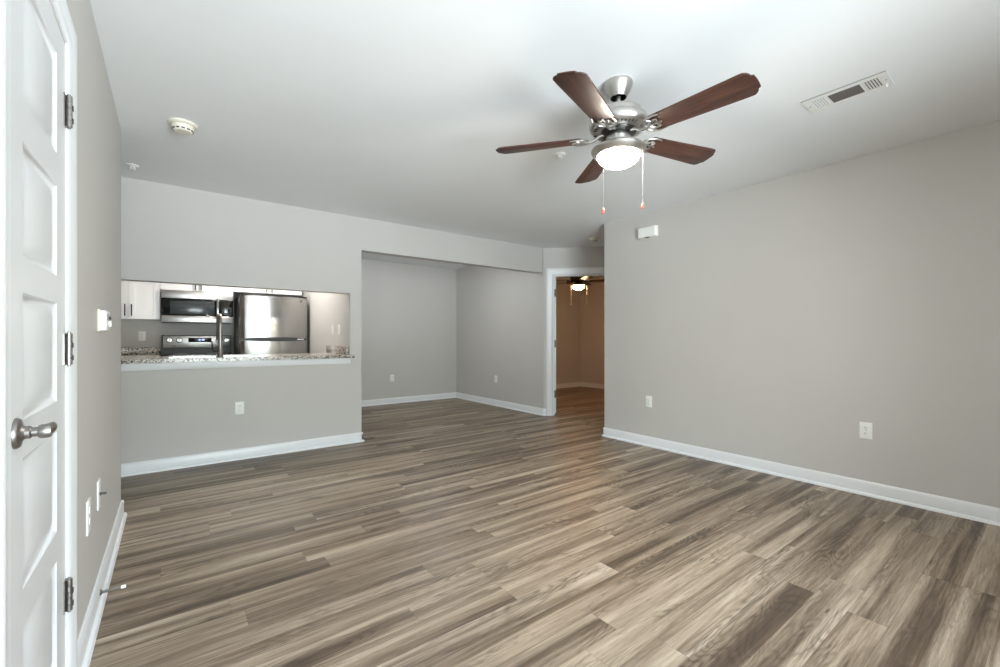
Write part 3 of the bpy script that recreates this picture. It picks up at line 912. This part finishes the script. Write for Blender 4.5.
# base cabinet under that counter, on the kitchen side
t = thing('base_cabinet', 'white base cabinet under the granite counter at the kitchen opening', 'cabinet', (0, 0, 0))
m = MB()
m.box(XW + 0.003, -0.03, YB2 + 0.001, 5.37, 0.10, G0); m.box(0.77, XP - 0.003, YB2 + 0.001, 5.37, 0.10, G0)
m.box(-0.03, 0.77, YB2 + 0.001, 5.37, 0.10, 0.70); m.box(XW + 0.003, XP - 0.003, YB2 + 0.001, 5.31, 0.0, 0.10)
m.build('body', M['cabinet'], t)
for i in range(6):
    xa = XW + 0.01 + i * 0.518
    b = MB(Matrix.Translation((xa + 0.51, 5.371, 0)) @ Matrix.Rotation(PI, 4, 'Z'))
    panel_slab(b, 0.003, 0.507, 0.12, G0 - 0.01, -0.019, 0.0, [(0.063, 0.447, 0.18, G0 - 0.07)], [(0.0005, 0.007)])
    dr = b.build('cabinet_door', M['cabinet'], t)
    b = MB(); b.tube([(xa + 0.05, 5.415, 0.70), (xa + 0.05, 5.415, 0.83)], 0.006, 10)
    for z in (0.715, 0.815): b.tube([(xa + 0.05, 5.39, z), (xa + 0.05, 5.415, z)], 0.004, 8)
    b.build('handle', M['black_metal'], dr)

t = thing('kitchen_sink', 'stainless steel drop-in sink in the granite counter behind the faucet', 'sink', (0, 0, 0))
m = MB()
for (xa, xb, ya, yb) in ((SX0 - 0.018, SX0 + 0.01, SY0 - 0.018, SY1 + 0.018), (SX1 - 0.01, SX1 + 0.018, SY0 - 0.018, SY1 + 0.018), (SX0 + 0.01, SX1 - 0.01, SY0 - 0.018, SY0 + 0.01), (SX0 + 0.01, SX1 - 0.01, SY1 - 0.01, SY1 + 0.018)):
    m.box(xa, xb, ya, yb, G1, G1 + 0.006)
m.build('rim', M['chrome'], t)
m = MB()
a0, a1, b0, b1 = SX0 + 0.002, SX1 - 0.002, SY0 + 0.002, SY1 - 0.002
m.box(a0, a0 + 0.004, b0, b1, 0.745, G1 + 0.001); m.box(a1 - 0.004, a1, b0, b1, 0.745, G1 + 0.001)
m.box(a0, a1, b0, b0 + 0.004, 0.745, G1 + 0.001); m.box(a0, a1, b1 - 0.004, b1, 0.745, G1 + 0.001)
m.box(a0, a1, b0, b1, 0.742, 0.747); m.box(0.368, 0.376, b0, b1, 0.745, 0.93)
m.build('basin', M['steel_h'], t)
m = MB()
for xx in (0.185, 0.555): m.lathe([(0, 0.7475), (0.045, 0.7475), (0.04, 0.750), (0, 0.749)], 24, at=(xx, 5.15, 0))
m.build('strainer', M['satin'], t)

t = thing('kitchen_faucet', 'tall brushed nickel pull-down faucet on the granite counter', 'faucet', (0.372, 4.885, G1))
m = MB(); m.lathe([(0, 0), (0.028, 0), (0.028, 0.006), (0.024, 0.012), (0.023, 0.075), (0.019, 0.085), (0, 0.085)], 28); m.build('base', M['satin'], t)
m = MB()
pts = [(0, 0, 0.08), (0, 0, 0.20), (0, 0, 0.30)]
for i in range(1, 15):
    a = PI * i / 14
    pts.append((0, 0.085 - 0.085 * math.cos(a), 0.30 + 0.098 * math.sin(a)))
m.tube(pts + [(0, 0.17, 0.27)], 0.0205, 16); m.build('spout', M['satin'], t)
m = MB(); m.lathe([(0, 0.275), (0.0185, 0.275), (0.022, 0.24), (0.022, 0.165), (0.019, 0.155), (0, 0.155)], 24, at=(0, 0.17, 0)); m.build('spray_head', M['satin'], t)
m = MB(); m.tube([(-0.02, 0, 0.055), (-0.045, 0, 0.058), (-0.060, 0, 0.075), (-0.066, 0, 0.150)], [0.010, 0.010, 0.007, 0.006], 12); m.build('handle', M['black_metal'], t)

# ------------------------------------------------------------------ rear kitchen run
t = thing('countertop', 'short granite countertop with backsplash at the rear kitchen wall, left of the range', 'countertop')
m = MB(); m.box(XW + 0.002, -0.108, 6.415, YK - 0.001, 0.885, 0.918, 0.004); m.build('slab', M['granite'], t)
m = MB(); m.box(XW + 0.002, -0.108, YK - 0.023, YK - 0.001, 0.918, 1.012, 0.002); m.build('back_splash', M['granite'], t)
t = thing('base_cabinet', 'white base cabinet below the rear kitchen counter, left of the range', 'cabinet')
m = MB(); m.box(XW + 0.003, -0.110, 6.46, YK - 0.001, 0.10, 0.885); m.box(XW + 0.003, -0.110, 6.53, YK - 0.001, 0.0, 0.10); m.build('body', M['cabinet'], t)
for i in range(3):
    xa = XW + 0.006 + i * 0.494
    b = MB(); b.T = Matrix.Translation((xa, 6.46, 0))
    panel_slab(b, 0.003, 0.491, 0.12, 0.87, -0.019, 0.0, [(0.063, 0.431, 0.18, 0.81)], [(0.0005, 0.007)])
    dr = b.build('cabinet_door', M['cabinet'], t)
    b = MB(); b.tube([(xa + 0.44, 6.41, 0.68), (xa + 0.44, 6.41, 0.81)], 0.006, 10)
    for z in (0.695, 0.795): b.tube([(xa + 0.44, 6.442, z), (xa + 0.44, 6.41, z)], 0.004, 8)
    b.build('handle', M['black_metal'], dr)

def upper_cabinet(label, x0, x1, z0, z1, doors, handle, yf=6.70, first=True):
    """doors: list of (xa, xb, handle x); handle: 'tall' or 'low'"""
    t = thing('wall_cabinet', label, 'cabinet', (x0, YK, z0))
    B = Matrix.Translation((-x0, -YK, -z0))
    b = MB(B); b.box(x0, x1, yf + 0.020, YK - 0.001, z0, z1); b.build('body', M['cabinet'], t)
    for xa, xb, hx_ in doors:
        b = MB(B)
        fr = 0.060 if z1 - z0 > 0.5 else 0.055
        panel_slab(b, xa + 0.0015, xb - 0.0015, z0 + 0.002, z1 - 0.004, yf, yf + 0.019, [(xa + fr, xb - fr, z0 + fr, z1 - fr)], [(0.0005, 0.008)])
        dr = b.build('cabinet_door', M['cabinet'], t)
        b = MB(B)
        za, zb = (z0 + 0.035, z0 + 0.175) if handle == 'tall' else (z0 + 0.014, z0 + 0.10)
        b.box(hx_ - 0.006, hx_ + 0.006, yf - 0.034, yf - 0.022, za, zb, 0.002)
        for z in (za + 0.012, zb - 0.012): b.box(hx_ - 0.0045, hx_ + 0.0045, yf - 0.024, yf + 0.001, z - 0.004, z + 0.004)
        b.build('handle', M['black_metal'], dr)
    return t
upper_cabinet('white two-door wall cabinet with black bar pulls left of microwave', -0.705, -0.109, 1.354, 2.14, [(-0.705, -0.405, -0.435), (-0.405, -0.109, -0.375)], 'tall')
upper_cabinet('short white wall cabinet right above the microwave', -0.107, 0.655, 1.722, 2.14, [(-0.107, 0.274, 0.243), (0.274, 0.655, 0.305)], 'low')
upper_cabinet('short white wall cabinet above the refrigerator', 0.657, 1.510, 1.745, 2.14, [(0.657, 1.083, 1.050), (1.083, 1.510, 1.116)], 'low')
upper_cabinet('white wall cabinet at far left end of the rear kitchen wall', XW + 0.004, -0.707, 1.354, 2.14, [(XW + 0.004, -1.155, -1.185), (-1.155, -0.707, -1.125)], 'tall')

# microwave
MX0, MX1, MZ0, MZ1, MY = -0.098, 0.650, 1.323, 1.716, 6.650
t = thing('microwave', 'stainless over-the-range microwave with dark window and vertical bar handle', 'microwave', (MX0, YK, MZ0))
B = Matrix.Translation((-MX0, -YK, -MZ0))
m = MB(B); m.box(MX0 + 0.002, MX1 - 0.002, MY + 0.032, YK - 0.001, MZ0, MZ1 - 0.002); m.build('body', M['black'], t)
m = MB(B); m.box(MX0, MX1, MY, MY + 0.031, MZ1 - 0.094, MZ1, 0.004); m.build('vent_panel', M['steel_h'], t)
m = MB(B); m.box(MX0, MX1, MY + 0.001, MY + 0.031, MZ0 + 0.002, MZ0 + 0.083, 0.004); m.build('lower_rail', M['steel_h'], t)
XH = 0.505
m = MB(B); m.box(MX0 + 0.001, XH, MY + 0.003, MY + 0.031, MZ0 + 0.085, MZ1 - 0.096, 0.002); dr = m.build('door', M['blackglass'], t)
m = MB(B); m.box(MX0 + 0.085, XH - 0.050, MY + 0.0018, MY + 0.004, MZ0 + 0.105, MZ1 - 0.125, 0.0008); m.build('window', M['smokeglass'], dr)
m = MB(B)
hxm = 0.478
m.tube([(hxm, MY - 0.032, MZ0 + 0.055), (hxm, MY - 0.040, MZ0 + 0.10), (hxm, MY - 0.042, MZ0 + 0.19), (hxm, MY - 0.040, MZ0 + 0.27), (hxm, MY - 0.032, MZ0 + 0.315)], [0.014, 0.017, 0.017, 0.017, 0.014], 14)
for z in (MZ0 + 0.07, MZ0 + 0.30): m.tube([(hxm, MY - 0.034, z), (hxm, MY + 0.004, z)], 0.009, 12)
m.build('handle', M['chrome'], dr)
m = MB(B); m.box(XH + 0.003, MX1 - 0.001, MY + 0.003, MY + 0.031, MZ0 + 0.085, MZ1 - 0.096, 0.002); cp = m.build('control_panel', M['blackglass'], t)
for r in range(5):
    for c in range(3):
        b = MB(B); xx = XH + 0.032 + c * 0.036; zz = MZ0 + 0.105 + r * 0.022
        b.box(xx, xx + 0.026, MY + 0.0022, MY + 0.004, zz, zz + 0.013); b.build('button', M['slot'], cp)

# range
t = thing('range', 'stainless electric range with knobs and blue clock on its backguard', 'range', (-0.098, YK, 0))
RX0, RX1, RY = -0.098, 0.660, 6.36
B = Matrix.Translation((0.098, -YK, 0))
m = MB(B); m.box(RX0, RX1, RY + 0.03, YK - 0.03, 0.09, 0.905); m.box(RX0 + 0.02, RX1 - 0.02, RY + 0.08, YK - 0.03, 0.0, 0.09); m.build('body', M['black'], t)
m = MB(B); m.box(RX0 - 0.001, RX1 + 0.001, RY + 0.01, YK - 0.03, 0.905, 0.926, 0.003); ct = m.build('cooktop', M['blackglass'], t)
for xx, yy, rr in ((0.09, 6.54, 0.095), (0.47, 6.54, 0.075), (0.09, 6.82, 0.075), (0.47, 6.82, 0.095)):
    b = MB(B); b.lathe([(rr, 0.926), (rr, 0.9266), (rr - 0.004, 0.9266), (rr - 0.004, 0.926)], 36, at=(xx, yy, 0), close=False); b.build('burner_ring', M['greyplastic'], ct)
m = MB(B)
m.prism([(6.955, 0.926), (YK - 0.001, 0.926), (YK - 0.001, 1.166), (6.975, 1.166)], RX0, RX1)
m.bm.verts.ensure_lookup_table()
for v in m.bm.verts:
    p = B.inverted() @ v.co
    v.co = B @ Vector((p.z, p.x, p.y))
m.build('backguard', M['black'], t)
m = MB(B); m.box(RX0 + 0.012, RX1 - 0.012, 6.952, 6.972, 1.004, 1.158, 0.004); cp = m.build('control_panel', M['steel_h'], t)
YP_ = 6.952
for xx in (-0.018, 0.082, 0.508, 0.602):
    b = MB(B @ Matrix.Translation((xx, YP_, 1.100)))
    b.lathe([(0, -0.002), (0.034, -0.002), (0.034, -0.005), (0, -0.005)], 30, 'Y'); kr = b.build('knob_ring', M['black'], cp)
    b = MB(B @ Matrix.Translation((xx, YP_, 1.100)))
    b.lathe([(0, -0.030), (0.024, -0.029), (0.027, -0.022), (0.028, -0.005), (0, -0.004)], 30, 'Y'); b.box(-0.006, 0.006, -0.036, -0.028, -0.025, 0.025, 0.002)
    b.build('knob', M['steel_h'], cp)
m = MB(B); m.box(0.178, 0.432, YP_ - 0.003, YP_ + 0.003, 1.073, 1.132, 0.001); ds = m.build('display', M['blackglass'], cp)
# clock digits, bars only: reads as a small blue 12:00
def seg_digit(mb, x, z, segs, w=0.010, h=0.020, t_=0.0026):
    S = {'a': (0, w, h - t_, h), 'd': (0, w, 0, t_), 'g': (0, w, h / 2 - t_ / 2, h / 2 + t_ / 2), 'f': (0, t_, h / 2, h), 'e': (0, t_, 0, h / 2), 'b': (w - t_, w, h / 2, h), 'c': (w - t_, w, 0, h / 2)}
    for c in segs:
        a0, a1, b0, b1 = S[c]
        mb.box(x + a0, x + a1, YP_ - 0.0042, YP_ - 0.0030, z + b0, z + b1)
m = MB(B)
for i, sg in enumerate(('bc', 'abged', None, 'abcdef', 'abcdef')):
    x_ = 0.283 + i * 0.0145
    if sg: seg_digit(m, x_, 1.097, sg)
    else:
        for z_ in (1.102, 1.111): m.box(x_ + 0.003, x_ + 0.006, YP_ - 0.0042, YP_ - 0.0030, z_, z_ + 0.003)
m.build('clock_digits', M['led'], ds)
m = MB(B); m.box(0.005, 0.050, YP_ - 0.001, YP_ + 0.002, 1.026, 1.036); m.build('badge', M['logo'], cp)
m = MB(B); m.box(RX0 + 0.003, RX1 - 0.003, RY, RY + 0.03, 0.26, 0.86, 0.004); od = m.build('oven_door', M['steel_h'], t)
m = MB(B); m.box(RX0 + 0.12, RX1 - 0.12, RY - 0.002, RY + 0.004, 0.40, 0.70, 0.001); m.build('window', M['blackglass'], od)
m = MB(B); m.tube([(RX0 + 0.07, RY - 0.045, 0.80), (RX1 - 0.07, RY - 0.045, 0.80)], 0.012, 14)
for xx in (RX0 + 0.10, RX1 - 0.10): m.tube([(xx, RY - 0.045, 0.80), (xx, RY + 0.004, 0.80)], 0.009, 10)
m.build('handle', M['chrome'], od)
m = MB(B); m.box(RX0 + 0.003, RX1 - 0.003, RY, RY + 0.03, 0.10, 0.252, 0.004); m.build('drawer', M['steel_h'], t)

# refrigerator
FX0, FX1, FY0, FZ = 0.694, 1.490, 6.270, 1.672
t = thing('refrigerator', 'tall stainless top-freezer refrigerator standing right of the range', 'refrigerator', (FX0, YK, 0))
B = Matrix.Translation((-FX0, -YK, 0))
m = MB(B); m.box(FX0 + 0.004, FX1 - 0.004, FY0 + 0.075, YK - 0.03, 0.03, FZ - 0.006, 0.004)
for xx in (FX0 + 0.05, FX1 - 0.05):
    for yy in (FY0 + 0.12, YK - 0.08): m.lathe([(0.02, 0.0), (0.02, 0.032)], 14, at=(xx, yy, 0))
m.build('body', M['grey_body'], t)
def bowed_door(z0, z1, dz_pocket, name):
    """front bowed outwards; one horizontal edge carries a lens shaped finger pocket"""
    mb = MB(B)
    n = 28
    front, back = [], []
    for i in range(n + 1):
        u = i / n
        x = FX0 + (FX1 - FX0) * u
        e = min(u, 1 - u)
        y = FY0 + 0.030 * (2 * u - 1) ** 2 + (0.012 * (1 - e / 0.03) ** 2 if e < 0.03 else 0)
        lens = dz_pocket * max(0.0, 1 - ((u - 0.50) / 0.44) ** 4)
        za = z0 + (lens if dz_pocket > 0 else 0); zb = z1 + (lens if dz_pocket < 0 else 0)
        front.append((mb._v((x, y, za)), mb._v((x, y, zb))))
        back.append((mb._v((x, FY0 + 0.070, za)), mb._v((x, FY0 + 0.070, zb))))
    for i in range(n):
        a, b_, c, d = front[i], front[i + 1], back[i], back[i + 1]
        mb._f([a[0], b_[0], b_[1], a[1]], True)
        mb._f([c[0], c[1], d[1], d[0]])
        mb._f([a[1], b_[1], d[1], c[1]]); mb._f([a[0], c[0], d[0], b_[0]])
    mb._f([front[0][0], front[0][1], back[0][1], back[0][0]]); mb._f([front[-1][0], back[-1][0], back[-1][1], front[-1][1]])
    return mb.build(name, M['steel'], t)
fd = bowed_door(1.122, FZ, 0.016, 'freezer_door')
rd = bowed_door(0.06, 1.098, -0.012, 'refrigerator_door')
m = MB(B); m.box(FX0 + 0.02, FX1 - 0.02, FY0 + 0.030, FY0 + 0.072, 1.080, 1.140); m.build('gasket', M['black'], t)
m = MB(B); m.box(FX1 - 0.13, FX1 - 0.05, FY0 + 0.010, FY0 + 0.03, 1.104, 1.118, 0.003); m.build('hinge_cover', M['steel_h'], t)
m = MB(B); m.lathe([(0, -0.003), (0.012, -0.003), (0.012, 0.004), (0, 0.004)], 24, 'Y', (FX1 - 0.085, FY0 + 0.009, 1.625)); m.build('badge', M['logo'], fd)
m = MB(B); m.box(FX0 + 0.01, FX1 - 0.01, FY0 + 0.02, FY0 + 0.10, FZ - 0.004, FZ + 0.014, 0.004); m.build('top_cover', M['black'], t)

# unseen fill lights added behind the headers to brighten kitchen and alcove
for label, x, y, dm in (('added round flush fill light on kitchen ceiling, unseen behind the wall header', 0.90, 5.75, 'fill_dome'),
                        ('added round flush fill light on alcove ceiling, unseen behind its header', 3.05, 5.45, 'alcove_fill_dome')):
    t = thing('fill_light', label, 'added light', (x, y, CZ))
    m = MB(); m.lathe([(0, 0), (0.17, 0), (0.17, -0.025), (0.15, -0.03), (0, -0.03)], 40); m.build('base', M['plastic'], t)
    m = MB(); m.lathe([(0, -0.03)] + [(0.15 * math.cos(a), -0.03 - 0.06 * math.sin(a)) for a in [PI / 2 * i / 10 for i in range(10)]] + [(0, -0.09)], 40); m.build('fill_dome', M[dm], t)
